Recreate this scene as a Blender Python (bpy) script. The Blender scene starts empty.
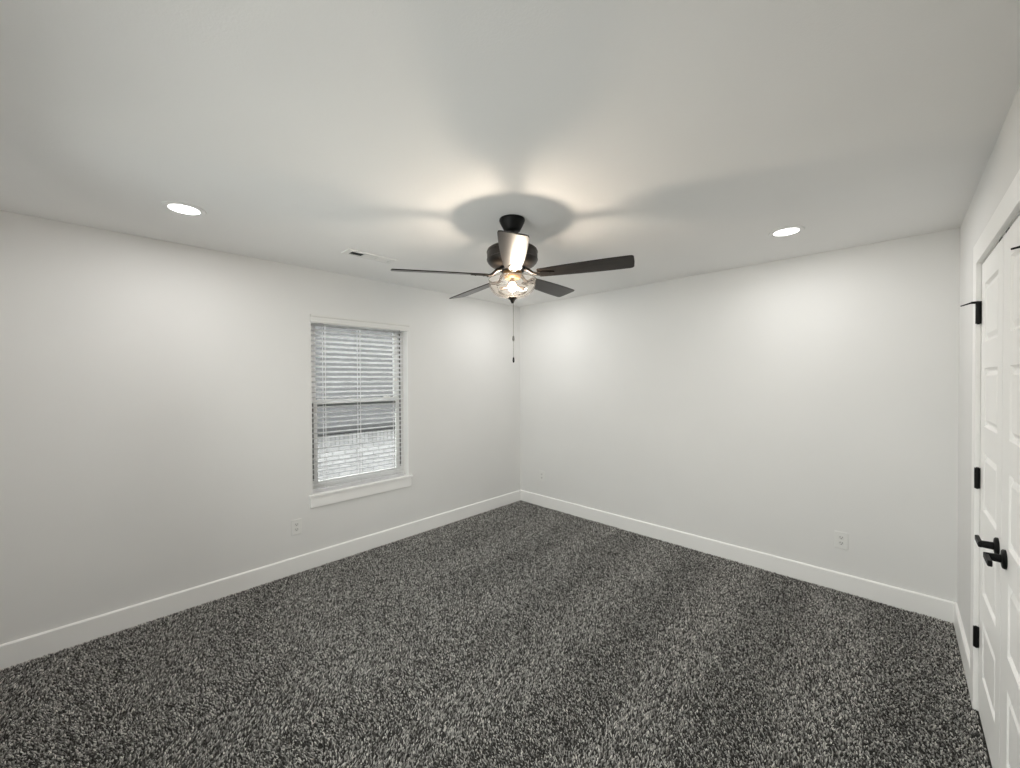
import bpy, bmesh, math, random
import numpy as np
from mathutils import Vector, Matrix

random.seed(7)
PI = math.pi
SC = bpy.context.scene
COL = SC.collection

# ------------------------------------------------------------------ camera, sky, exposure
H = 2.44            # ceiling height
W = 3.672           # room width  (x: 0 = window wall, W = closet wall)
D = -4.22           # room depth  (y: 0 = far wall, D = wall behind the viewer)

cam_data = bpy.data.cameras.new('camera')
cam = bpy.data.objects.new('camera', cam_data)
COL.objects.link(cam)
cam_data.sensor_fit = 'HORIZONTAL'
cam_data.sensor_width = 36.0
cam_data.lens = 396.59 / 1020.0 * 36.0
cam_data.clip_start = 0.02
yaw, pitch, roll = 0.77373, -0.0113, -0.00544
_r0 = Vector((math.cos(yaw), math.sin(yaw), 0))
_f = Vector((-math.cos(pitch) * math.sin(yaw), math.cos(pitch) * math.cos(yaw), math.sin(pitch)))
_u0 = _r0.cross(_f)
_r = _r0 * math.cos(roll) + _u0 * math.sin(roll)
_u = -_r0 * math.sin(roll) + _u0 * math.cos(roll)
cam.matrix_world = Matrix(((_r.x, _u.x, -_f.x, 3.4027), (_r.y, _u.y, -_f.y, -3.6640),
                           (_r.z, _u.z, -_f.z, 1.5281), (0, 0, 0, 1)))
SC.camera = cam

world = bpy.data.worlds.new('overcast_sky')
SC.world = world
world.use_nodes = True
_bg = world.node_tree.nodes['Background']
_bg.inputs['Color'].default_value = (1.0, 0.98, 0.965, 1)
_bg.inputs['Strength'].default_value = 6.3

DOWNLIGHT_WATTS = 6.3
BULB_STRENGTH = 680.0

vs = SC.view_settings
vs.view_transform = 'Standard'
vs.look = 'None'
vs.gamma = 1.0
vs.exposure = 0.0
vs.use_curve_mapping = False
SC.display_settings.display_device = 'sRGB'
SC.cycles.max_bounces = 14
SC.cycles.diffuse_bounces = 8
SC.cycles.glossy_bounces = 6
SC.cycles.transparent_max_bounces = 24
SC.cycles.sample_clamp_indirect = 6.0

# ------------------------------------------------------------------ materials
def nodes_of(name):
    m = bpy.data.materials.new(name)
    m.use_nodes = True
    nt = m.node_tree
    return m, nt, nt.nodes['Principled BSDF']

def plain(name, col, rough=0.5, metal=0.0, spec=0.5, coat=0.0):
    m, nt, b = nodes_of(name)
    b.inputs['Base Color'].default_value = (*col, 1)
    b.inputs['Roughness'].default_value = rough
    b.inputs['Metallic'].default_value = metal
    b.inputs['Specular IOR Level'].default_value = spec
    b.inputs['Coat Weight'].default_value = coat
    return m

def bumped(name, col, rough, scale, strength, dist=0.002, var=0.03, spec=0.3):
    """painted surface: faint tone variation and fine orange-peel bump"""
    m, nt, b = nodes_of(name)
    tc = nt.nodes.new('ShaderNodeTexCoord')
    n = nt.nodes.new('ShaderNodeTexNoise'); n.inputs['Scale'].default_value = scale; n.inputs['Detail'].default_value = 4
    n2 = nt.nodes.new('ShaderNodeTexNoise'); n2.inputs['Scale'].default_value = 1.7
    cr = nt.nodes.new('ShaderNodeMix'); cr.data_type = 'RGBA'
    cr.inputs['A'].default_value = (*[c * (1 - var) for c in col], 1)
    cr.inputs['B'].default_value = (*[min(1, c * (1 + var)) for c in col], 1)
    bp = nt.nodes.new('ShaderNodeBump'); bp.inputs['Strength'].default_value = strength; bp.inputs['Distance'].default_value = dist
    L = nt.links.new
    L(tc.outputs['Object'], n.inputs['Vector']); L(tc.outputs['Object'], n2.inputs['Vector'])
    L(n2.outputs['Fac'], cr.inputs['Factor']); L(cr.outputs['Result'], b.inputs['Base Color'])
    L(n.outputs['Fac'], bp.inputs['Height']); L(bp.outputs['Normal'], b.inputs['Normal'])
    b.inputs['Roughness'].default_value = rough
    b.inputs['Specular IOR Level'].default_value = spec
    return m

def glow(name, col, strength):
    m, nt, b = nodes_of(name)
    b.inputs['Base Color'].default_value = (0.8, 0.8, 0.8, 1)
    b.inputs['Emission Color'].default_value = (*col, 1)
    b.inputs['Emission Strength'].default_value = strength
    return m

def thin_glass(name, tint=(1, 1, 1), ior=1.45, rough=0.02, seeds=0.0, extra=0.0, scatter=0.0):
    """thin clear pane: straight-through light plus a Fresnel reflection"""
    m, nt, b = nodes_of(name)
    nt.nodes.remove(b)
    out = nt.nodes['Material Output']
    t = nt.nodes.new('ShaderNodeBsdfTransparent'); t.inputs['Color'].default_value = (*tint, 1)
    g = nt.nodes.new('ShaderNodeBsdfGlossy'); g.inputs['Roughness'].default_value = rough
    fr = nt.nodes.new('ShaderNodeFresnel'); fr.inputs['IOR'].default_value = ior
    add = nt.nodes.new('ShaderNodeMath'); add.operation = 'ADD'; add.inputs[1].default_value = extra; add.use_clamp = True
    mx = nt.nodes.new('ShaderNodeMixShader')
    L = nt.links.new
    L(fr.outputs['Fac'], add.inputs[0]); L(add.outputs['Value'], mx.inputs['Fac'])
    L(t.outputs['BSDF'], mx.inputs[1]); L(g.outputs['BSDF'], mx.inputs[2])
    L(mx.outputs['Shader'], out.inputs['Surface'])
    if scatter:
        tl = nt.nodes.new('ShaderNodeBsdfTranslucent'); tl.inputs['Color'].default_value = (0.95, 0.93, 0.90, 1)
        m2 = nt.nodes.new('ShaderNodeMixShader'); m2.inputs['Fac'].default_value = scatter
        L(mx.outputs['Shader'], m2.inputs[1]); L(tl.outputs['BSDF'], m2.inputs[2]); L(m2.outputs['Shader'], out.inputs['Surface'])
    if seeds:
        tc = nt.nodes.new('ShaderNodeTexCoord')
        v = nt.nodes.new('ShaderNodeTexVoronoi'); v.inputs['Scale'].default_value = 90
        bp = nt.nodes.new('ShaderNodeBump'); bp.inputs['Strength'].default_value = seeds; bp.inputs['Distance'].default_value = 0.004
        L(tc.outputs['Object'], v.inputs['Vector']); L(v.outputs['Distance'], bp.inputs['Height'])
        L(bp.outputs['Normal'], g.inputs['Normal']); L(bp.outputs['Normal'], fr.inputs['Normal'])
    return m

def wood(name, dark, light, rough):
    m, nt, b = nodes_of(name)
    tc = nt.nodes.new('ShaderNodeTexCoord')
    mp = nt.nodes.new('ShaderNodeMapping'); mp.inputs['Scale'].default_value = (3, 45, 45)
    n = nt.nodes.new('ShaderNodeTexNoise'); n.inputs['Scale'].default_value = 2.2; n.inputs['Detail'].default_value = 6; n.inputs['Distortion'].default_value = 0.6
    r = nt.nodes.new('ShaderNodeValToRGB')
    r.color_ramp.elements[0].position = 0.35; r.color_ramp.elements[0].color = (*dark, 1)
    r.color_ramp.elements[1].position = 0.68; r.color_ramp.elements[1].color = (*light, 1)
    L = nt.links.new
    L(tc.outputs['Object'], mp.inputs['Vector']); L(mp.outputs['Vector'], n.inputs['Vector'])
    L(n.outputs['Fac'], r.inputs['Fac']); L(r.outputs['Color'], b.inputs['Base Color'])
    b.inputs['Roughness'].default_value = rough
    b.inputs['Specular IOR Level'].default_value = 0.22
    return m

def brick_mat(name, soldier=False):
    m, nt, b = nodes_of(name)
    tc = nt.nodes.new('ShaderNodeTexCoord')
    mp = nt.nodes.new('ShaderNodeMapping')
    # the wall lies in the y-z plane: turn it into the texture's x-y plane
    sx = nt.nodes.new('ShaderNodeSeparateXYZ'); cx = nt.nodes.new('ShaderNodeCombineXYZ')
    br = nt.nodes.new('ShaderNodeTexBrick')
    br.inputs['Color1'].default_value = (0.29, 0.287, 0.297, 1)
    br.inputs['Color2'].default_value = (0.22, 0.217, 0.226, 1)
    br.inputs['Mortar'].default_value = (0.11, 0.11, 0.115, 1)
    br.inputs['Scale'].default_value = 1.0
    br.inputs['Mortar Size'].default_value = 0.008
    br.inputs['Brick Width'].default_value = 0.075 if soldier else 0.21
    br.inputs['Row Height'].default_value = 0.215 if soldier else 0.075
    if soldier: br.offset = 0.0
    L = nt.links.new
    L(tc.outputs['Object'], sx.inputs['Vector'])
    L(sx.outputs['Y'], cx.inputs['X']); L(sx.outputs['Z'], cx.inputs['Y'])
    L(cx.outputs['Vector'], br.inputs['Vector']); L(br.outputs['Color'], b.inputs['Base Color'])
    b.inputs['Roughness'].default_value = 0.9
    return m

def shingle_mat(name):
    m, nt, b = nodes_of(name)
    tc = nt.nodes.new('ShaderNodeTexCoord')
    sx = nt.nodes.new('ShaderNodeSeparateXYZ'); cx = nt.nodes.new('ShaderNodeCombineXYZ')
    br = nt.nodes.new('ShaderNodeTexBrick')
    br.inputs['Color1'].default_value = (0.046, 0.046, 0.049, 1)
    br.inputs['Color2'].default_value = (0.034, 0.034, 0.0365, 1)
    br.inputs['Mortar'].default_value = (0.025, 0.025, 0.027, 1)
    br.inputs['Scale'].default_value = 1.0
    br.inputs['Mortar Size'].default_value = 0.008
    br.inputs['Brick Width'].default_value = 0.30
    br.inputs['Row Height'].default_value = 0.13
    L = nt.links.new
    L(tc.outputs['Object'], sx.inputs['Vector'])
    L(sx.outputs['Y'], cx.inputs['X']); L(sx.outputs['X'], cx.inputs['Y'])
    L(cx.outputs['Vector'], br.inputs['Vector']); L(br.outputs['Color'], b.inputs['Base Color'])
    b.inputs['Roughness'].default_value = 0.95
    return m

def carpet_mats():
    """yarn colour per tuft is an attribute of the pile; the backing is a noise of the same yarns"""
    m, nt, b = nodes_of('carpet_yarn')
    at = nt.nodes.new('ShaderNodeAttribute'); at.attribute_name = 'yarn'
    r = nt.nodes.new('ShaderNodeValToRGB')
    e = r.color_ramp.elements
    e[0].position = 0.0; e[0].color = (0.035, 0.034, 0.033, 1)
    e[1].position = 1.0; e[1].color = (0.93, 0.91, 0.86, 1)
    for p, c in ((0.30, (0.075, 0.073, 0.069)), (0.55, (0.33, 0.322, 0.305)), (0.8, (0.56, 0.548, 0.52))):
        x = e.new(p); x.color = (*c, 1)
    nt.links.new(at.outputs['Fac'], r.inputs['Fac']); nt.links.new(r.outputs['Color'], b.inputs['Base Color'])
    b.inputs['Roughness'].default_value = 0.95
    b.inputs['Specular IOR Level'].default_value = 0.1
    m2, nt, b = nodes_of('carpet_backing')
    tc = nt.nodes.new('ShaderNodeTexCoord')
    v = nt.nodes.new('ShaderNodeTexVoronoi'); v.inputs['Scale'].default_value = 110
    r = nt.nodes.new('ShaderNodeValToRGB')
    r.color_ramp.elements[0].color = (0.014, 0.013, 0.012, 1)
    r.color_ramp.elements[1].color = (0.09, 0.085, 0.078, 1)
    L = nt.links.new
    L(tc.outputs['Object'], v.inputs['Vector']); L(v.outputs['Color'], r.inputs['Fac'])
    L(r.outputs['Color'], b.inputs['Base Color'])
    b.inputs['Roughness'].default_value = 1.0
    return m, m2

M = dict(
    wall=bumped('wall_paint', (0.78, 0.777, 0.766), 0.75, 220, 0.12),
    ceil=bumped('ceiling_paint', (0.86, 0.857, 0.848), 0.9, 160, 0.25),
    trim=plain('trim_paint', (0.92, 0.915, 0.90), 0.38, spec=0.4),
    door=plain('door_paint', (0.93, 0.925, 0.91), 0.40, spec=0.4),
    black=plain('matte_black_metal', (0.004, 0.004, 0.004), 0.50, spec=0.20),
    bronze=plain('dark_bronze', (0.018, 0.014, 0.011), 0.34, metal=0.35),
    brass=plain('aged_brass', (0.22, 0.13, 0.055), 0.35, metal=0.8),
    blade=wood('blade_wood', (0.010, 0.008, 0.0065), (0.028, 0.022, 0.018), 0.30),
    steel=plain('chain_steel', (0.30, 0.28, 0.25), 0.35, metal=0.9),
    plastic=plain('white_plastic', (0.80, 0.80, 0.78), 0.35),
    slot=plain('slot_dark', (0.02, 0.02, 0.02), 0.6),
    socket=plain('receptacle_face', (0.74, 0.74, 0.72), 0.4),
    ring=plain('downlight_ring', (0.82, 0.82, 0.81), 0.4),
    lens=glow('downlight_lens', (1.0, 0.985, 0.95), 9.0),
    bulb=glow('bulb_glow', (1.0, 0.845, 0.68), BULB_STRENGTH),
    bowl=thin_glass('seeded_clear_glass', (0.985, 0.985, 0.98), 1.40, 0.08, seeds=0.0, extra=0.0, scatter=0.009),
    pane=thin_glass('window_glass', (0.93, 0.96, 0.95), 1.35, 0.01),
    vinyl=plain('white_vinyl', (0.78, 0.78, 0.77), 0.4),
    track=plain('shadowed_sash_track', (0.16, 0.16, 0.165), 0.6),  # shade of the track recess put into the colour; screen frame shares this grey
    slat=plain('blind_slat', (0.80, 0.80, 0.80), 0.42),
    valance=plain('blind_valance', (0.78, 0.776, 0.755), 0.45),
    cord=plain('blind_cord', (0.78, 0.78, 0.78), 0.8),
    duct=plain('duct_shade', (0.09, 0.09, 0.09), 0.8),  # shade inside the register put into the colour
    register=plain('register_enamel', (0.78, 0.78, 0.765), 0.4),
    brick=brick_mat('pale_brick'), soldier=brick_mat('pale_soldier_brick', True),
    roof=shingle_mat('grey_shingle'),
    frieze=plain('eave_shade_grey', (0.022, 0.022, 0.024), 0.7),  # shadow under the eave put into the colour of frieze and gutter
    lawn=bumped('dry_lawn', (0.08, 0.085, 0.045), 1.0, 30, 0.6, 0.02, 0.3),
)
M['yarn'], M['backing'] = carpet_mats()
def translucent(m, fac, col):
    nt = m.node_tree; b = nt.nodes['Principled BSDF']; out = nt.nodes['Material Output']
    t = nt.nodes.new('ShaderNodeBsdfTranslucent'); t.inputs['Color'].default_value = (*col, 1)
    mx = nt.nodes.new('ShaderNodeMixShader'); mx.inputs['Fac'].default_value = fac
    nt.links.new(b.outputs['BSDF'], mx.inputs[1]); nt.links.new(t.outputs['BSDF'], mx.inputs[2]); nt.links.new(mx.outputs['Shader'], out.inputs['Surface'])
translucent(M['slat'], 0.68, (0.92, 0.92, 0.93))

# ------------------------------------------------------------------ mesh helpers
class MB:
    """collects shapes and links them as ONE mesh object"""
    def __init__(s): s.v = []; s.f = []
    def add(s, vs_, fs):
        o = len(s.v); s.v += [tuple(p) for p in vs_]; s.f += [tuple(i + o for i in f) for f in fs]; return s
    def box(s, a, b):
        x0, x1 = sorted((a[0], b[0])); y0, y1 = sorted((a[1], b[1])); z0, z1 = sorted((a[2], b[2]))
        return s.add([(x0, y0, z0), (x1, y0, z0), (x1, y1, z0), (x0, y1, z0), (x0, y0, z1), (x1, y0, z1), (x1, y1, z1), (x0, y1, z1)],
                     [(0, 3, 2, 1), (4, 5, 6, 7), (0, 1, 5, 4), (1, 2, 6, 5), (2, 3, 7, 6), (3, 0, 4, 7)])
    def lathe(s, prof, n=48, c=(0, 0), close=True):
        """profile of (radius, z) about the vertical through c"""
        vs_, fs = [], []
        for r, z in prof:
            for k in range(n):
                a = 2 * PI * k / n; vs_.append((c[0] + r * math.cos(a), c[1] + r * math.sin(a), z))
        for i in range(len(prof) - 1):
            for k in range(n):
                k2 = (k + 1) % n; fs.append((i * n + k, i * n + k2, (i + 1) * n + k2, (i + 1) * n + k))
        if close:
            fs.append(tuple(reversed(range(n)))); fs.append(tuple(range((len(prof) - 1) * n, len(prof) * n)))
        return s.add(vs_, fs)
    def tube(s, pts, rad, n=10):
        pts = [Vector(p) for p in pts]; rads = rad if isinstance(rad, (list, tuple)) else [rad] * len(pts)
        vs_, fs = [], []; prev = None
        for i, p in enumerate(pts):
            d = (pts[min(i + 1, len(pts) - 1)] - pts[max(i - 1, 0)]).normalized()
            if prev is None:
                a = Vector((0, 0, 1)) if abs(d.z) < 0.9 else Vector((1, 0, 0)); u = d.cross(a).normalized()
            else: u = (prev - d * prev.dot(d)).normalized()
            prev = u; w = d.cross(u)
            for k in range(n):
                a = 2 * PI * k / n; vs_.append(p + (u * math.cos(a) + w * math.sin(a)) * rads[i])
        for i in range(len(pts) - 1):
            for k in range(n):
                k2 = (k + 1) % n; fs.append((i * n + k, i * n + k2, (i + 1) * n + k2, (i + 1) * n + k))
        fs.append(tuple(reversed(range(n)))); fs.append(tuple(range((len(pts) - 1) * n, len(pts) * n)))
        return s.add(vs_, fs)
    def extrude(s, poly, vec):
        """planar outline pushed along vec"""
        n = len(poly); v = Vector(vec)
        return s.add(list(poly) + [tuple(Vector(p) + v) for p in poly],
                     [tuple(reversed(range(n))), tuple(range(n, 2 * n))] + [(k, (k + 1) % n, n + (k + 1) % n, n + k) for k in range(n)])
    def xf(s, m):
        s.v = [tuple(m @ Vector(p)) for p in s.v]; return s
    def build(s, name, mat, parent=None, smooth=False, bevel=0.0, seg=2, loc=None):
        me = bpy.data.meshes.new(name); me.from_pydata(s.v, [], s.f); me.update()
        bm = bmesh.new(); bm.from_mesh(me); bmesh.ops.recalc_face_normals(bm, faces=bm.faces); bm.to_mesh(me); bm.free()
        me.materials.append(mat)
        o = bpy.data.objects.new(name, me); COL.objects.link(o)
        if loc is not None:
            me.transform(Matrix.Translation(-Vector(loc))); o.location = loc
        if bevel:
            b = o.modifiers.new('bevel', 'BEVEL'); b.width = bevel; b.segments = seg; b.limit_method = 'ANGLE'; b.angle_limit = math.radians(40)
        if smooth:
            me.polygons.foreach_set('use_smooth', [True] * len(me.polygons))
            me.set_sharp_from_angle(angle=math.radians(38))
        if parent is not None:
            o.parent = parent
            o.matrix_parent_inverse = parent.matrix_basis.inverted()
        return o

def tag(o, label=None, cat=None, group=None, kind=None):
    if label: o['label'] = label
    if cat: o['category'] = cat
    if group: o['group'] = group
    if kind: o['kind'] = kind
    return o

def empty(name, loc):
    o = bpy.data.objects.new(name, None); COL.objects.link(o); o.location = loc; o.empty_display_size = 0.05
    return o

def copy_tree(o, parent=None):
    c = o.copy(); COL.objects.link(c)
    if parent is not None:
        inv = o.matrix_parent_inverse.copy(); c.parent = parent; c.matrix_parent_inverse = inv
    for ch in list(o.children): copy_tree(ch, c)
    return c

def struct(o, label, cat):
    return tag(o, label, cat, kind='structure')

# ------------------------------------------------------------------ room shell
T = 0.15
struct(MB().box((-T, D - T, -0.12), (W + T, T, 0.0)).build('floor', M['backing']), 'floor of the bedroom under dark grey carpet', 'floor')
struct(MB().box((-T, D - T, H), (W + T, T, H + 0.12)).build('ceiling', M['ceil']), 'flat pale grey painted ceiling of the bedroom', 'ceiling')

WY0, WY1, WZ0, WZ1 = -2.49, -1.60, 0.60, 2.065       # window opening
wl = MB()
wl.box((-T, D - T, 0), (0, WY0, H)); wl.box((-T, WY1, 0), (0, T, H))
wl.box((-T, WY0, 0), (0, WY1, WZ0 - 0.02)); wl.box((-T, WY0, WZ1), (0, WY1, H))
struct(wl.build('wall_left', M['wall']), 'pale painted wall with the blind covered window', 'wall')
struct(MB().box((0, 0, 0), (W, T, H)).build('wall_back', M['wall']), 'blank pale painted far wall with two outlets', 'wall')
wf = MB()
wf.box((0, D - T, 0), (0.90, D, H)); wf.box((2.95, D - T, 0), (W, D, H)); wf.box((0.90, D - T, 0), (2.95, D, 0.62)); wf.box((0.90, D - T, 2.05), (2.95, D, H))
struct(wf.build('wall_front', M['wall']), 'pale painted wall behind the viewer', 'wall')

DY0, DY1, DZ = -2.010, -0.897, 2.036                 # closet opening
GAP = -1.407
wr = MB()
wr.box((W, D - T, 0), (W + T, DY0 - 0.02, H)); wr.box((W, DY1 + 0.02, 0), (W + T, T, H))
wr.box((W, DY0 - 0.02, DZ + 0.02), (W + T, DY1 + 0.02, H)); wr.box((W + 0.10, DY0 - 0.02, 0), (W + T, DY1 + 0.02, DZ + 0.02))
struct(wr.build('wall_right', M['wall']), 'pale painted wall holding the white double doors', 'wall')

# baseboards: flat board with a small eased top edge
BH, BT = 0.135, 0.015
def baseboard(name, a, b, nrm, label):
    a, b, n = Vector(a), Vector(b), Vector(nrm)
    prof = [(0, 0), (BT, 0), (BT, BH - 0.007), (BT - 0.006, BH), (0, BH)]
    poly = [a + n * x + Vector((0, 0, z)) for x, z in prof]
    struct(MB().extrude([tuple(p) for p in poly], b - a).build(name, M['trim']), label, 'baseboard')
baseboard('baseboard_left', (0, D, 0), (0, 0, 0), (1, 0, 0), 'white baseboard along the window wall')
baseboard('baseboard_back', (BT, 0, 0), (W - BT, 0, 0), (0, -1, 0), 'white baseboard along the blank far wall')
baseboard('baseboard_right', (W, DY1 + 0.094, 0), (W, 0, 0), (-1, 0, 0), 'short white baseboard between far corner and door casing')
baseboard('baseboard_front', (BT, D, 0), (W, D, 0), (0, 1, 0), 'white baseboard behind the viewer')

# ------------------------------------------------------------------ closet double doors
CT, CW = 0.017, 0.093
cas = MB()
cas.box((W - CT, DY1, 0.004), (W, DY1 + CW, DZ + 0.006 + CW))
cas.box((W - CT, DY0 - CW, 0.004), (W, DY0, DZ + 0.006 + CW))
cas.box((W - CT, DY0, DZ + 0.006), (W, DY1, DZ + 0.006 + CW))
struct(cas.build('trim_1', M['trim'], bevel=0.002), 'flat white casing around the double doors', 'door casing')
jam = MB()
jam.box((W, DY1, 0.004), (W + 0.10, DY1 + 0.019, DZ + 0.019)); jam.box((W, DY0 - 0.019, 0.004), (W + 0.10, DY0, DZ + 0.019))
jam.box((W, DY0, DZ + 0.003), (W + 0.10, DY1, DZ + 0.019))
jam.box((W + 0.042, DY0, DZ - 0.02), (W + 0.06, DY1, DZ + 0.003))
struct(jam.build('trim_2', M['trim']), 'white jamb lining inside the double door opening', 'door jamb')

def door_leaf(name, y_hinge, y_latch, label):
    """five raised panels in one column; face flush with the wall at x = W"""
    ya, yb = sorted((y_hinge, y_latch)); z0, z1 = 0.006, DZ - 0.004
    xf, xb = W + 0.001, W + 0.036
    mb = MB()
    sa, sb = ya + 0.098, yb - 0.098
    if y_hinge > y_latch: sa, sb = ya + 0.095, yb - 0.088
    else: sa, sb = ya + 0.105, yb - 0.125
    bots = [0.208, 0.576, 0.944, 1.312, 1.680]; ph = 0.255
    zs = [z0] + sum(([b, b + ph] for b in bots), []) + [z1]
    for i in range(len(zs) - 1):                       # stiles and rails
        mb.add([(xf, ya, zs[i]), (xf, sa, zs[i]), (xf, sa, zs[i + 1]), (xf, ya, zs[i + 1])], [(0, 1, 2, 3)])
        mb.add([(xf, sb, zs[i]), (xf, yb, zs[i]), (xf, yb, zs[i + 1]), (xf, sb, zs[i + 1])], [(0, 1, 2, 3)])
        if i % 2 == 0:
            mb.add([(xf, sa, zs[i]), (xf, sb, zs[i]), (xf, sb, zs[i + 1]), (xf, sa, zs[i + 1])], [(0, 1, 2, 3)])
    for b in bots:
        loops = [(0, 0), (0.008, 0.0090), (0.016, 0.0095), (0.033, 0.0010)]
        vs_, fs = [], []
        for ins, dep in loops:
            vs_ += [(xf + dep, sa + ins, b + ins), (xf + dep, sb - ins, b + ins), (xf + dep, sb - ins, b + ph - ins), (xf + dep, sa + ins, b + ph - ins)]
        for i in range(len(loops) - 1):
            for k in range(4): fs.append((4 * i + k, 4 * i + (k + 1) % 4, 4 * i + 4 + (k + 1) % 4, 4 * i + 4 + k))
        n = 4 * (len(loops) - 1); fs.append((n, n + 1, n + 2, n + 3)); mb.add(vs_, fs)
    mb.add([(xf, ya, z0), (xf, yb, z0), (xf, yb, z1), (xf, ya, z1), (xb, ya, z0), (xb, yb, z0), (xb, yb, z1), (xb, ya, z1)],
           [(4, 5, 6, 7), (0, 1, 5, 4), (1, 2, 6, 5), (2, 3, 7, 6), (3, 0, 4, 7)])
    o = mb.build(name, M['door'])
    bm = bmesh.new(); bm.from_mesh(o.data); bmesh.ops.remove_doubles(bm, verts=bm.verts, dist=1e-5)
    bmesh.ops.recalc_face_normals(bm, faces=bm.faces); bm.to_mesh(o.data); bm.free()
    struct(o, label, 'door')
    s = 1 if y_hinge > y_latch else -1                 # lever points to the hinges
    # lever handle
    yr = y_latch + s * (0.052 if s > 0 else 0.086); zr = 0.897
    hb = MB()
    m = Matrix.Translation((W + 0.001, yr, zr)) @ Matrix.Rotation(-PI / 2, 4, 'Y')
    ros = MB().lathe([(0.033, 0.0), (0.033, 0.006), (0.030, 0.009), (0.016, 0.011)], 40).xf(m).build('door_handle', M['black'], o, smooth=True)
    tag(ros, 'matte black lever handle')
    MB().tube([(W - 0.008, yr, zr), (W - 0.044, yr, zr)], [0.0140, 0.0125], 20).build('neck', M['black'], ros, smooth=True)
    lv = MB()
    lv.extrude([(W - 0.037, yr - s * 0.013, zr - 0.011), (W - 0.049, yr - s * 0.013, zr - 0.011), (W - 0.049, yr - s * 0.013, zr + 0.010), (W - 0.037, yr - s * 0.013, zr + 0.010)], (0, s * 0.096, 0.0))
    lv.build('lever', M['black'], ros, bevel=0.003)
    # hinges: knuckle and leaf edge seen in the angle of casing and door
    yh = y_hinge + s * 0.002
    for k, zc in enumerate((0.345, 1.070, 1.815)):
        hg = MB()
        hg.tube([(W - 0.0085, yh - s * 0.004, zc - 0.046), (W - 0.0085, yh - s * 0.004, zc + 0.046)], 0.0085, 14)
        hg.tube([(W - 0.0085, yh - s * 0.004, zc + 0.046), (W - 0.0085, yh - s * 0.004, zc + 0.049)], [0.0065, 0.004], 12)
        hg.tube([(W - 0.0085, yh - s * 0.004, zc - 0.049), (W - 0.0085, yh - s * 0.004, zc - 0.046)], [0.004, 0.0065], 12)
        hg.box((W - 0.0175, yh - s * 0.0035, zc - 0.046), (W + 0.0012, yh + s * 0.0008, zc + 0.046))
        h = hg.build('hinge', M['black'], o, smooth=True)
        tag(h, 'matte black door hinge')
        if k == 2:
            px, py, pz = W - 0.0085, yh - s * 0.004, zc + 0.050
            st = MB()
            st.lathe([(0.0095, pz - 0.003), (0.0095, pz + 0.004)], 16, (px, py))
            st.tube([(px, py, pz), (px - 0.022, py + s * 0.004, pz + 0.001)], [0.0060, 0.0050], 12)
            st.tube([(px - 0.020, py + s * 0.004, pz + 0.001), (px - 0.052, py + s * 0.022, pz - 0.008)], [0.0036, 0.0026], 10)
            tag(st.build('door_stop', M['black'], h, smooth=True), 'black hinge pin door stop rod')
    # ball catch plate at the top of the leaf
    yc = y_latch + s * 0.062
    MB().box((W + 0.0005, yc - 0.026, DZ - 0.0045), (W + 0.030, yc + 0.026, DZ + 0.002)).build('catch_plate', M['black'], o)
    return o
door_leaf('door_1', DY1 - 0.003, GAP + 0.003, 'white five panel door leaf nearer the far corner, lever on its inner edge')
door_leaf('door_2', DY0 + 0.003, GAP - 0.003, 'white five panel door leaf cut off by the frame, nearer the viewer')

# ------------------------------------------------------------------ window
win = MB()
XF, XB = -0.085, -0.145                                # frame depth inside the opening
fw = 0.045
for y0, y1, z0, z1 in ((WY0, WY0 + fw, WZ0, WZ1), (WY1 - fw, WY1, WZ0, WZ1), (WY0 + fw, WY1 - fw, WZ0, WZ0 + fw), (WY0 + fw, WY1 - fw, WZ1 - fw, WZ1)):
    win.box((XB, y0, z0), (XF, y1, z1))
w1 = win.build('window_1', M['vinyl'])
struct(w1, 'single hung window with white blind beside the far corner', 'window')
ZM = 1.345
def sash(name, xa, xb, z0, z1, label, sw=0.036):
    s = MB(); ya, yb = WY0 + fw - 0.004, WY1 - fw + 0.004
    s.box((xa, ya, z0), (xb, ya + sw, z1)); s.box((xa, yb - sw, z0), (xb, yb, z1))
    s.box((xa, ya + sw, z0), (xb, yb - sw, z0 + sw)); s.box((xa, ya + sw, z1 - sw), (xb, yb - sw, z1))
    o = s.build(name, M['vinyl'], w1)
    xm = (xa + xb) / 2
    MB().box((xm - 0.002, ya + sw - 0.004, z0 + sw - 0.004), (xm + 0.002, yb - sw + 0.004, z1 - sw + 0.004)).build('pane', M['pane'], o)
    return o
sash('upper_sash', -0.140, -0.118, ZM - 0.018, WZ1 - fw + 0.004, '')
ls = sash('lower_sash', -0.114, -0.090, WZ0 + fw - 0.004, ZM + 0.020, '')
lk = MB(); lk.box((-0.090, -1.80, ZM + 0.020), (-0.112, -1.74, ZM + 0.028)); lk.tube([(-0.100, -1.77, ZM + 0.026), (-0.100, -1.77, ZM + 0.036)], 0.012, 16)
lk.tube([(-0.100, -1.77, ZM + 0.034), (-0.092, -1.815, ZM + 0.036)], [0.006, 0.004], 10)
lk.build('sash_lock', M['vinyl'], ls, smooth=True)
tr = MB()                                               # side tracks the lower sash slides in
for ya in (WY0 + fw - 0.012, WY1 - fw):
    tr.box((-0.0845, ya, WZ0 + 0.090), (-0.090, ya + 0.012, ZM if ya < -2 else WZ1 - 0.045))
tag(tr.build('sash_track', M['track'], w1), 'sash track with the shade of its recess painted grey')
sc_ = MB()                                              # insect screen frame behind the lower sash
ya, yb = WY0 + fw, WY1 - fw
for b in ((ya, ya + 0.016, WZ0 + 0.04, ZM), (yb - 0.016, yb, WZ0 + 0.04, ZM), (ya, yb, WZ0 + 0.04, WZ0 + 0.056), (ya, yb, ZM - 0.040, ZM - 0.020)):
    sc_.box((-0.1435, b[0], b[2]), (-0.1475, b[1], b[3]))
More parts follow.
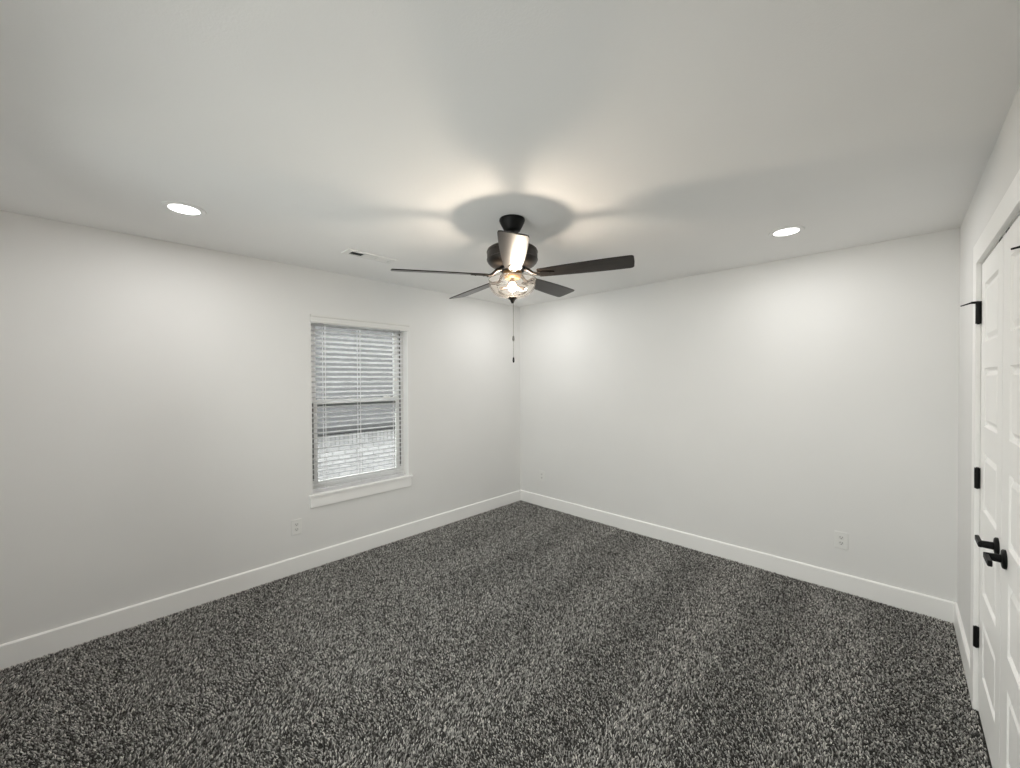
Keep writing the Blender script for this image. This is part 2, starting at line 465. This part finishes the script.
tag(sc_.build('screen_frame', M['track'], w1), 'dark grey insect screen frame')
jl = MB()
for ya in (WY0, WY1 - 0.003): jl.box((-0.084, ya, WZ0), (-0.001, ya + 0.003, WZ1))
jl.box((-0.084, WY0 + 0.003, WZ1 - 0.003), (-0.001, WY1 - 0.003, WZ1))
jl.build('jamb_lining', M['trim'], w1)
sl = MB()
sl.box((-0.085, WY0 + 0.001, WZ0 - 0.02), (0.0, WY1 - 0.001, WZ0)); sl.box((0.0, -2.520, WZ0 - 0.02), (0.024, -1.565, WZ0))
tag(sl.build('window_sill', M['trim'], w1, bevel=0.003), 'white window stool')
ap = MB().box((0.0, -2.508, WZ0 - 0.105), (0.014, -1.580, WZ0 - 0.02))
tag(ap.build('apron', M['trim'], w1, bevel=0.002), 'white apron board under the stool')

PANE2 = (0.90, 2.95, 0.62, 2.05)                        # unseen window added behind the viewer for fill daylight
wx0, wx1, wz0, wz1 = PANE2
w2 = MB()
for a, b in (((wx0, wz0), (wx0 + fw, wz1)), ((wx1 - fw, wz0), (wx1, wz1)), ((wx0 + fw, wz0), (wx1 - fw, wz0 + fw)), ((wx0 + fw, wz1 - fw), (wx1 - fw, wz1)),
             (((wx0 + wx1) / 2 - 0.03, wz0 + fw), ((wx0 + wx1) / 2 + 0.03, wz1 - fw))):
    w2.box((a[0], D - 0.14, a[1]), (b[0], D - 0.08, b[1]))
w2o = struct(w2.build('added_window', M['vinyl']), 'wide white window added behind the viewer for fill daylight', 'window')
MB().box((wx0 + fw - 0.004, D - 0.114, wz0 + fw - 0.004), (wx1 - fw + 0.004, D - 0.110, wz1 - fw + 0.004)).build('pane', M['pane'], w2o)
def portal(name, loc, rot, sx, sy, parent):
    ld = bpy.data.lights.new(name, 'AREA'); ld.shape = 'RECTANGLE'; ld.size = sx; ld.size_y = sy
    ld.cycles.is_portal = True
    o = bpy.data.objects.new(name, ld); COL.objects.link(o); o.location = loc; o.rotation_euler = rot
portal('daylight_portal', ((wx0 + wx1) / 2, D - 0.155, (wz0 + wz1) / 2), (PI / 2, 0, 0), wx1 - wx0, wz1 - wz0, w2o)
portal('daylight_portal', (-0.155, (WY0 + WY1) / 2, (WZ0 + WZ1) / 2), (0, -PI / 2, 0), WZ1 - WZ0, WY1 - WY0, w1)

# blind, hung inside the opening
bl = empty('window_blind', (-0.03, (WY0 + WY1) / 2, WZ0 + 0.001))
tag(bl, 'white horizontal slat blind hanging open in the window', 'blind')
BY0, BY1 = WY0 + 0.005, WY1 - 0.045
hr = MB().box((-0.062, BY0, 2.018), (-0.006, BY1, 2.060)); hr.build('headrail', M['slat'], bl)
va = MB()
prof = [(0.0, 2.000), (0.007, 2.000), (0.009, 2.012), (0.007, 2.018), (0.007, 2.045), (0.012, 2.054), (0.012, 2.066), (0.0, 2.066)]
va.extrude([(x + 0.001, WY0 - 0.004, z) for x, z in prof], (0, WY1 - WY0 + 0.018, 0))
tag(va.build('valance', M['valance'], bl), 'pale moulded valance')
sm = MB()
pitch_, tilt = 0.0425, math.radians(15)
z = 1.985; ns = 0; SLX = -0.034
while z > 0.655:
    for (x, yy) in ((0, 0),):
        pts = []
        for k in range(5):                              # slightly crowned 5 cm slat
            t = -1 + 2 * k / 4; pts.append((t * 0.025, 0.0022 * (1 - t * t)))
        top = [(x_, h + 0.0014) for x_, h in pts]; bot = [(x_, h - 0.0014) for x_, h in reversed(pts)]
        poly = [(SLX + x_ * math.cos(tilt) - h * math.sin(tilt), BY0, z + x_ * math.sin(tilt) + h * math.cos(tilt)) for x_, h in top + bot]
        sm.extrude(poly, (0, BY1 - BY0, 0))
    z -= pitch_; ns += 1
sm.build('slats', M['slat'], bl)
MB().box((SLX - 0.026, BY0, 0.603), (SLX + 0.026, BY1, 0.630)).build('bottom_rail', M['slat'], bl, bevel=0.003)
for yc in (-2.375, -2.075, -1.725):
    cb = MB()
    for dx in (-0.0275, 0.0275):
        cb.box((SLX + dx - 0.0008, yc - 0.0022, 0.63), (SLX + dx + 0.0008, yc + 0.0022, 2.02))
    cb.build('ladder_tape', M['cord'], bl)

# ------------------------------------------------------------------ outlets
def outlet():
    root = empty('wall_outlet', (0, 0, 0))
    MB().box((0, -0.0375, -0.060), (0.0055, 0.0375, 0.060)).build('cover_plate', M['plastic'], root, bevel=0.0025)
    for dz in (0.0195, -0.0195):
        pts = []
        for k in range(28):
            a = 2 * PI * k / 28; pts.append((0.0055, max(-0.0145, min(0.0145, 0.0172 * math.cos(a))), dz + 0.0145 * math.sin(a)))
        r = MB().extrude(pts, (0.002, 0, 0)).build('receptacle', M['socket'], root)
        s = MB(); s.box((0.0074, -0.0078, dz - 0.001), (0.0079, -0.0052, dz + 0.008)); s.box((0.0074, 0.0052, dz - 0.001), (0.0079, 0.0078, dz + 0.007))
        s.extrude([(0.0074, 0.0028 * math.cos(2 * PI * k / 12), dz - 0.0072 + 0.0028 * math.sin(2 * PI * k / 12)) for k in range(12)], (0.0005, 0, 0))
        s.build('slots', M['slot'], r)
    m = Matrix.Translation((0.0055, 0, 0)) @ Matrix.Rotation(PI / 2, 4, 'Y')
    MB().lathe([(0.0032, 0), (0.0030, 0.0012)], 14).xf(m).build('screw', M['plastic'], root)
    return root
o1 = outlet()
tag(o1, 'white duplex outlet low on the wall below the window', 'outlet', 'duplex wall outlets'); o1.location = (0, -2.612, 0.370)
for x, lab in ((3.121, 'white duplex outlet low on far wall, nearer the doors'), (0.353, 'white outlet low on far wall, close to the room corner')):
    c = copy_tree(o1); c.location = (x, 0, 0.369); c.rotation_euler = (0, 0, -PI / 2); tag(c, lab)

# ------------------------------------------------------------------ recessed downlights
def downlight():
    root = empty('recessed_light', (0, 0, H))
    MB().lathe([(0.066, H - 0.0055), (0.068, H - 0.0065), (0.090, H - 0.006), (0.0935, H - 0.0025), (0.0935, H), (0.060, H), (0.060, H - 0.0045)], 64, close=False).build('trim_ring', M['ring'], root, smooth=True)
    MB().lathe([(0.0005, H - 0.0042), (0.067, H - 0.0042), (0.067, H - 0.001), (0.0005, H - 0.001)], 64).build('diffuser', M['lens'], root)
    ld = bpy.data.lights.new('downlight_lamp', 'AREA'); ld.shape = 'DISK'; ld.size = 0.13; ld.energy = DOWNLIGHT_WATTS
    ld.color = (1.0, 0.985, 0.965)
    lo = bpy.data.objects.new('downlight_lamp', ld); COL.objects.link(lo); lo.location = (0, 0, -0.0075)
    lo.parent = root
    return root
d1 = downlight()
tag(d1, 'round recessed downlight on the ceiling above the wall left of the window', 'ceiling light', 'recessed downlights')
d1.location = (0.705, -3.357, H)
for x, y, lab in ((2.905, -0.690, 'round recessed downlight on the ceiling in front of the far wall, near the doors'),
                  (0.705, -0.690, 'round recessed downlight at the far corner, behind the fan light bowl'),
                  (2.905, -3.357, 'round recessed downlight on the ceiling above the viewer')):
    c = copy_tree(d1); c.location = (x, y, H); tag(c, lab)

# ------------------------------------------------------------------ ceiling register
vt = empty('ceiling_vent', (0.630, -2.290, H)); tag(vt, 'white ceiling air register above the window', 'air vent')
VX0, VX1, VY0, VY1 = 0.570, 0.690, -2.475, -2.105
fr = MB()
ix0, ix1, iy0, iy1 = VX0 + 0.026, VX1 - 0.026, VY0 + 0.040, VY1 - 0.036
zt, zb = H, H - 0.010
fr.box((VX0, VY0, zb), (ix0, VY1, zt)); fr.box((ix1, VY0, zb), (VX1, VY1, zt))
fr.box((ix0, VY0, zb), (ix1, iy0, zt)); fr.box((ix0, iy1, zb), (ix1, VY1, zt))
third = (iy1 - iy0) / 3
for k in (1, 2): fr.box((ix0, iy0 + k * third - 0.005, zb + 0.001), (ix1, iy0 + k * third + 0.005, zt))
fr.build('frame', M['register'], vt, bevel=0.0025)
MB().box((ix0 - 0.002, iy0 - 0.002, H - 0.0012), (ix1 + 0.002, iy1 + 0.002, H - 0.0002)).build('duct_shade_plate', M['duct'], vt)  # dark plate in place of the shaded hollow above the louvers
for b in range(3):
    lo_ = MB(); a0, a1 = iy0 + b * third + 0.006, iy0 + (b + 1) * third - 0.006
    ang = (-50, 28, 28)[b]
    if b == 0:
        for k in range(7):
            y = a0 + (k + 0.5) * (a1 - a0) / 7; c, s = math.cos(math.radians(60)) * 0.006, math.sin(math.radians(60)) * 0.005
            lo_.extrude([(ix0, y - c, H - 0.0035 - s * 0.8), (ix0, y + c, H - 0.0035 + s * 0.4), (ix0, y + c, H - 0.0025 + s * 0.4), (ix0, y - c, H - 0.0025 - s * 0.8)], (ix1 - ix0, 0, 0))
    else:
        for k in range(5):
            x = ix0 + (k + 0.5) * (ix1 - ix0) / 5
            lo_.extrude([(x - 0.0045, a0, H - 0.0075), (x + 0.003, a0, H - 0.0028), (x + 0.003, a0, H - 0.0020), (x - 0.0045, a0, H - 0.0067)], (0, a1 - a0, 0))
    lo_.build('louver_bank', M['register'] if b else M['duct'], vt)  # first bank painted dark for the shade seen between its louvers

# ------------------------------------------------------------------ ceiling fan
FX, FY = 1.832, -2.032
fan = empty('ceiling_fan', (FX, FY, H))
tag(fan, 'five blade dark ceiling fan with lit glass bowl hanging mid ceiling', 'ceiling fan')
c = (FX, FY)
MB().lathe([(0.066, H), (0.072, H - 0.003), (0.073, H - 0.010), (0.069, H - 0.022), (0.046, H - 0.066), (0.040, H - 0.071), (0.026, H - 0.073)], 56, c).build('canopy', M['black'], fan, smooth=True)
dr = MB().tube([(FX, FY, H - 0.07), (FX, FY, 2.282)], 0.0135, 20)
dr.lathe([(0.024, 2.315), (0.030, 2.307), (0.032, 2.281)], 32, c).build('downrod', M['black'], fan, smooth=True)
mo = MB().lathe([(0.034, 2.284), (0.090, 2.281), (0.128, 2.273), (0.141, 2.263), (0.1435, 2.253), (0.1435, 2.203), (0.139, 2.192), (0.128, 2.180), (0.108, 2.168), (0.080, 2.163), (0.055, 2.162)], 64, c)
mob = mo.build('motor_housing', M['bronze'], fan, smooth=True)
bd = MB()
for z0, z1 in ((2.246, 2.254), (2.203, 2.211)):
    bd.lathe([(0.1425, z0), (0.1455, z0 + 0.002), (0.1455, z1 - 0.002), (0.1425, z1)], 64, c, close=False)
tag(bd.build('trim_band', M['bronze'], mob, smooth=True), 'raised band')
MB().lathe([(0.070, 2.163), (0.074, 2.160), (0.074, 2.148), (0.070, 2.145), (0.050, 2.144)], 48, c).build('flywheel', M['black'], fan, smooth=True)

# blades: angle 0 points at the viewer's side of the room
BZ = 2.118
base_dir = math.atan2(-0.715, 0.699)
for k in range(5):
    ang = base_dir + k * 2 * PI / 5
    Rm = Matrix.Translation((FX, FY, BZ)) @ Matrix.Rotation(math.radians(1.7), 4, Vector((0.699, -0.715, 0))) @ Matrix.Rotation(ang, 4, 'Z') @ Matrix.Rotation(math.radians(-12), 4, 'X')
    # outline: narrow root, fuller middle, square tip with eased corners
    out = [(0.150, 0.040), (0.156, 0.045), (0.22, 0.0505), (0.32, 0.0575), (0.44, 0.0635), (0.56, 0.0665), (0.640, 0.0668), (0.655, 0.0635), (0.662, 0.054)]
    poly = [(x, y, 0.0028) for x, y in out] + [(0.6645, 0.0, 0.0028)] + [(x, -y, 0.0028) for x, y in reversed(out)]
    bmb = MB().extrude(poly, (0, 0, -0.0056))
    blade = bmb.build('blade', M['blade'], None, bevel=0.0012)
    blade.matrix_basis = Rm
    blade.parent = fan; blade.matrix_parent_inverse = fan.matrix_basis.inverted()
    # blade iron: arm from the flywheel, spreading into a pointed plate under the blade
    ir = MB()
    ir.tube([(0.066, 0, 0.034), (0.092, 0, 0.026), (0.122, 0, 0.000), (0.150, 0, -0.0065)], [0.010, 0.010, 0.009, 0.008], 12)
    pl = [(0.130, 0.012), (0.150, 0.021), (0.172, 0.024), (0.195, 0.018), (0.215, 0.012), (0.236, 0.0075)]
    ir.extrude([(x, y, -0.0029) for x, y in pl] + [(0.242, 0, -0.0029)] + [(x, -y, -0.0029) for x, y in reversed(pl)], (0, 0, -0.0045))
    for sx_, sy_ in ((0.165, 0.013), (0.165, -0.013), (0.215, 0.0)):
        ir.lathe([(0.0045, -0.0074), (0.0035, -0.0095)], 12, (sx_, sy_))
    iron = ir.build('blade_iron', M['bronze'], None, smooth=True)
    iron.parent = blade

# light kit
lf = MB().lathe([(0.046, 2.146), (0.053, 2.143), (0.0545, 2.136), (0.0545, 2.118), (0.046, 2.106), (0.040, 2.100), (0.020, 2.098)], 48, c)
tag(lf.build('light_fitter', M['brass'], fan, smooth=True), 'aged brass light fitter')
bo = MB(); prof = []
outer = [(0.1325, 2.0965), (0.1345, 2.0975), (0.1360, 2.0950), (0.1335, 2.088), (0.1320, 2.078), (0.1300, 2.060), (0.123, 2.040), (0.108, 2.020), (0.085, 2.005), (0.055, 1.996), (0.024, 1.9925)]
bo.lathe(outer, 72, c, close=False)
bo.lathe([(0.1335 + 0.0022 * math.cos(2 * PI * k / 8), 2.0975 + 0.0022 * math.sin(2 * PI * k / 8)) for k in range(9)], 72, c, close=False)
tag(bo.build('glass_bowl', M['bowl'], fan, smooth=True), 'clear glass bowl')
fi = MB().lathe([(0.012, 1.999), (0.026, 1.996), (0.027, 1.990), (0.021, 1.986), (0.013, 1.979), (0.010, 1.970), (0.006, 1.962)], 32, c)
fi.tube([(FX, FY, 1.995), (FX, FY, 2.099)], 0.003, 10)
fi.build('finial', M['bronze'], fan, smooth=True)
fd = Vector((-0.699, 0.715, 0)); rd = Vector((0.715, 0.699, 0))
def socket(dirv):
    d = dirv.normalized(); p0 = Vector((FX, FY, 2.100)) + d * 0.006 + fd * 0.012
    p1 = Vector((FX, FY, 2.058)) + d * 0.030 + fd * 0.022; p2 = p1 + d * 0.042 + Vector((0, 0, -0.010))
    s = MB().tube([p0, p1, p2], [0.004, 0.0085, 0.0120], 18)
    so = s.build('bowl_fitting', M['bronze'], fan, smooth=True)  # side arm added to mimic brown shapes refracted in the bowl
    return so
socket(rd); socket(-rd)
# one warm bulb, hung just on the viewer's side of the stem
bp = Vector((FX, FY, 0)) - fd * 0.026
MB().tube([(bp.x, bp.y, 2.100), (bp.x, bp.y, 2.074)], 0.011, 20).build('bowl_fitting', M['brass'], fan, smooth=True)
bu = MB().lathe([(0.008, 2.076), (0.0095, 2.069), (0.0155, 2.060), (0.0195, 2.051), (0.0205, 2.044), (0.0190, 2.036), (0.0140, 2.029), (0.006, 2.026)], 32, (bp.x, bp.y))
tag(bu.build('bulb', M['bulb'], fan, smooth=True), 'glowing warm bulb')
for off, zend, nm in ((0.003, 1.762, 0), (-0.003, 1.640, 1)):
    p = Vector((FX, FY, 0)) + rd * 0.004 + fd * off
    ch = MB().tube([(p.x, p.y, 1.966), (p.x, p.y, zend + 0.010)], 0.0014, 8)
    zc = 1.962
    while zc > zend + 0.012:
        ch.lathe([(0.0004, zc + 0.0018), (0.0019, zc), (0.0004, zc - 0.0018)], 8, (p.x, p.y)); zc -= 0.006
    co = ch.build('pull_chain', M['steel'], fan, smooth=True)
    MB().lathe([(0.002, zend + 0.016), (0.0045, zend + 0.012), (0.0055, zend + 0.003), (0.0060, zend - 0.006), (0.0045, zend - 0.013), (0.002, zend - 0.016)], 18, (p.x, p.y)).build('chain_pull', M['black'], co, smooth=True)

# ------------------------------------------------------------------ carpet pile (countless tufts: one object)
def pile():
    rng = np.random.default_rng(3)
    sp = 0.0068
    xs = np.arange(BT + 0.004, W - 0.002, sp); ys = np.arange(D + BT + 0.004, -BT - 0.003, sp)
    gx, gy = np.meshgrid(xs, ys); x = gx.ravel(); y = gy.ravel()
    x = x + rng.uniform(-0.42, 0.42, x.size) * sp; y = y + rng.uniform(-0.42, 0.42, y.size) * sp
    k = (x < W - BT - 0.003) | ((y < DY1) & (y > DY0) & (x < W - 0.001))
    k &= ~((y > DY1 - 0.002) & (y < DY1 + CW + 0.004) & (x > W - CT - 0.004))
    k &= ~((y < DY0 + 0.002) & (y > DY0 - CW - 0.004) & (x > W - CT - 0.004))
    k &= (x > BT + 0.001) & (y < -BT - 0.001)
    x, y = x[k], y[k]; n = x.size
    # vacuum passes: strokes along y with ragged ends, pile combed to and fro
    wob = 0.06 * np.sin(1.3 * y + 1.0) + 0.03 * np.sin(3.1 * y + 2.0 * x)
    u = (x + wob + 0.02) / 0.30
    nap = np.tanh(3.0 * np.sin(2 * PI * u / 1.0 * 0.5 * 2 * 0.5))
    left = np.clip((1.35 - x + 0.35 * np.sin(2.4 * y)) / 0.25, 0, 1) * np.clip((-1.9 - y) / 0.3, 0, 1)
    v = (y + 0.25 * x + 0.05 * np.sin(3 * x)) / 0.34
    nap = nap * (1 - left) + left * np.tanh(3.0 * np.sin(PI * v))
    nap = np.clip(nap * 0.8 + rng.normal(0, 0.35, n), -1.4, 1.4)
    th = rng.uniform(0, 2 * PI, n); lean = rng.uniform(0.15, 0.6, n)
    dx = np.cos(th) * lean; dy = np.sin(th) * lean + nap * 0.40
    hgt = rng.uniform(0.007, 0.0115, n); rad = rng.uniform(0.0018, 0.0030, n)
    # yarn shade: per tuft fleck
    yarn = np.clip(rng.beta(1.5, 1.7, n) , 0, 1)
    R3 = 4; rings = ((0.0, 0.9, 0.0), (0.55, 1.15, 0.35), (1.0, 0.55, 1.0))
    verts = np.empty((n, R3 * 3, 3), np.float32)
    rot = rng.uniform(0, 2 * PI, n)
    for i, (hz, rr, off) in enumerate(rings):
        for j in range(R3):
            a = rot + 2 * PI * j / R3
            verts[:, i * R3 + j, 0] = x + dx * hgt * off + np.cos(a) * rad * rr
            verts[:, i * R3 + j, 1] = y + dy * hgt * off + np.sin(a) * rad * rr
            verts[:, i * R3 + j, 2] = 0.0004 + hz * hgt
    xmax = np.where((y < DY1) & (y > DY0), W - 0.0005, W - BT - 0.0005)[:, None]
    verts[:, :, 0] = np.clip(verts[:, :, 0], BT + 0.0005, xmax)
    verts[:, :, 1] = np.clip(verts[:, :, 1], D + BT + 0.0005, -BT - 0.0005)
    f = []
    for i in range(2):
        for j in range(R3):
            j2 = (j + 1) % R3; f.append((i * R3 + j, i * R3 + j2, (i + 1) * R3 + j2, (i + 1) * R3 + j))
    f.append(tuple(2 * R3 + j for j in range(R3)))
    f = np.array(f, np.int32); nv = R3 * 3; nf = len(f)
    loops = (f[None] + (np.arange(n, dtype=np.int32) * nv)[:, None, None]).ravel()
    me = bpy.data.meshes.new('carpet_pile')
    me.vertices.add(n * nv); me.vertices.foreach_set('co', verts.ravel())
    me.loops.add(loops.size); me.loops.foreach_set('vertex_index', loops)
    me.polygons.add(n * nf); me.polygons.foreach_set('loop_start', np.arange(0, loops.size, 4, dtype=np.int32))
    me.update(calc_edges=True)
    at = me.attributes.new('yarn', 'FLOAT', 'POINT')
    at.data.foreach_set('value', np.repeat(yarn, nv).astype(np.float32))
    me.materials.append(M['yarn'])
    o = bpy.data.objects.new('carpet_pile', me); COL.objects.link(o)
    return o
tag(pile(), 'dark grey flecked cut pile carpet covering the whole bedroom floor', 'carpet', kind='stuff')

# ------------------------------------------------------------------ outside the window
GZ = -1.3
struct(MB().box((-26, -22, GZ - 0.2), (-0.16, 24, GZ)).build('ground_outside', M['lawn']), 'grassy ground outside between the two houses', 'ground')
nh = empty('neighbor_house', (-3.5, 0.5, GZ))
tag(nh, 'pale brick neighboring house with grey shingle roof seen through the window blind', 'house')
MB().box((-11.5, -7, GZ), (-3.5, 8, 0.385)).build('brick_wall', M['brick'], nh, loc=(-3.5, 0, 0.385 - 0.075 * 30))
MB().box((-11.5, -7, 0.385), (-3.5, 8, 0.600)).build('soldier_course', M['soldier'], nh, loc=(-3.5, 0, 0.385))
MB().box((-11.45, -6.95, 0.600), (-3.56, 7.95, 0.70)).build('frieze_board', M['frieze'], nh)
rf = MB()
rf.extrude([(-3.22, -7.3, 0.695), (-7.5, -7.3, 3.35), (-11.78, -7.3, 0.695), (-11.78, -7.3, 0.62), (-3.22, -7.3, 0.62)][:3] + [(-11.6, -7.3, 0.68), (-7.5, -7.3, 3.20), (-3.40, -7.3, 0.68)], (0, 15.6, 0))
rf.build('roof', M['roof'], nh)
MB().box((-3.21, -7.3, 0.655), (-3.25, 8.3, 0.755)).build('gutter', M['frieze'], nh)  # painted dark to carry on the eave shadow band
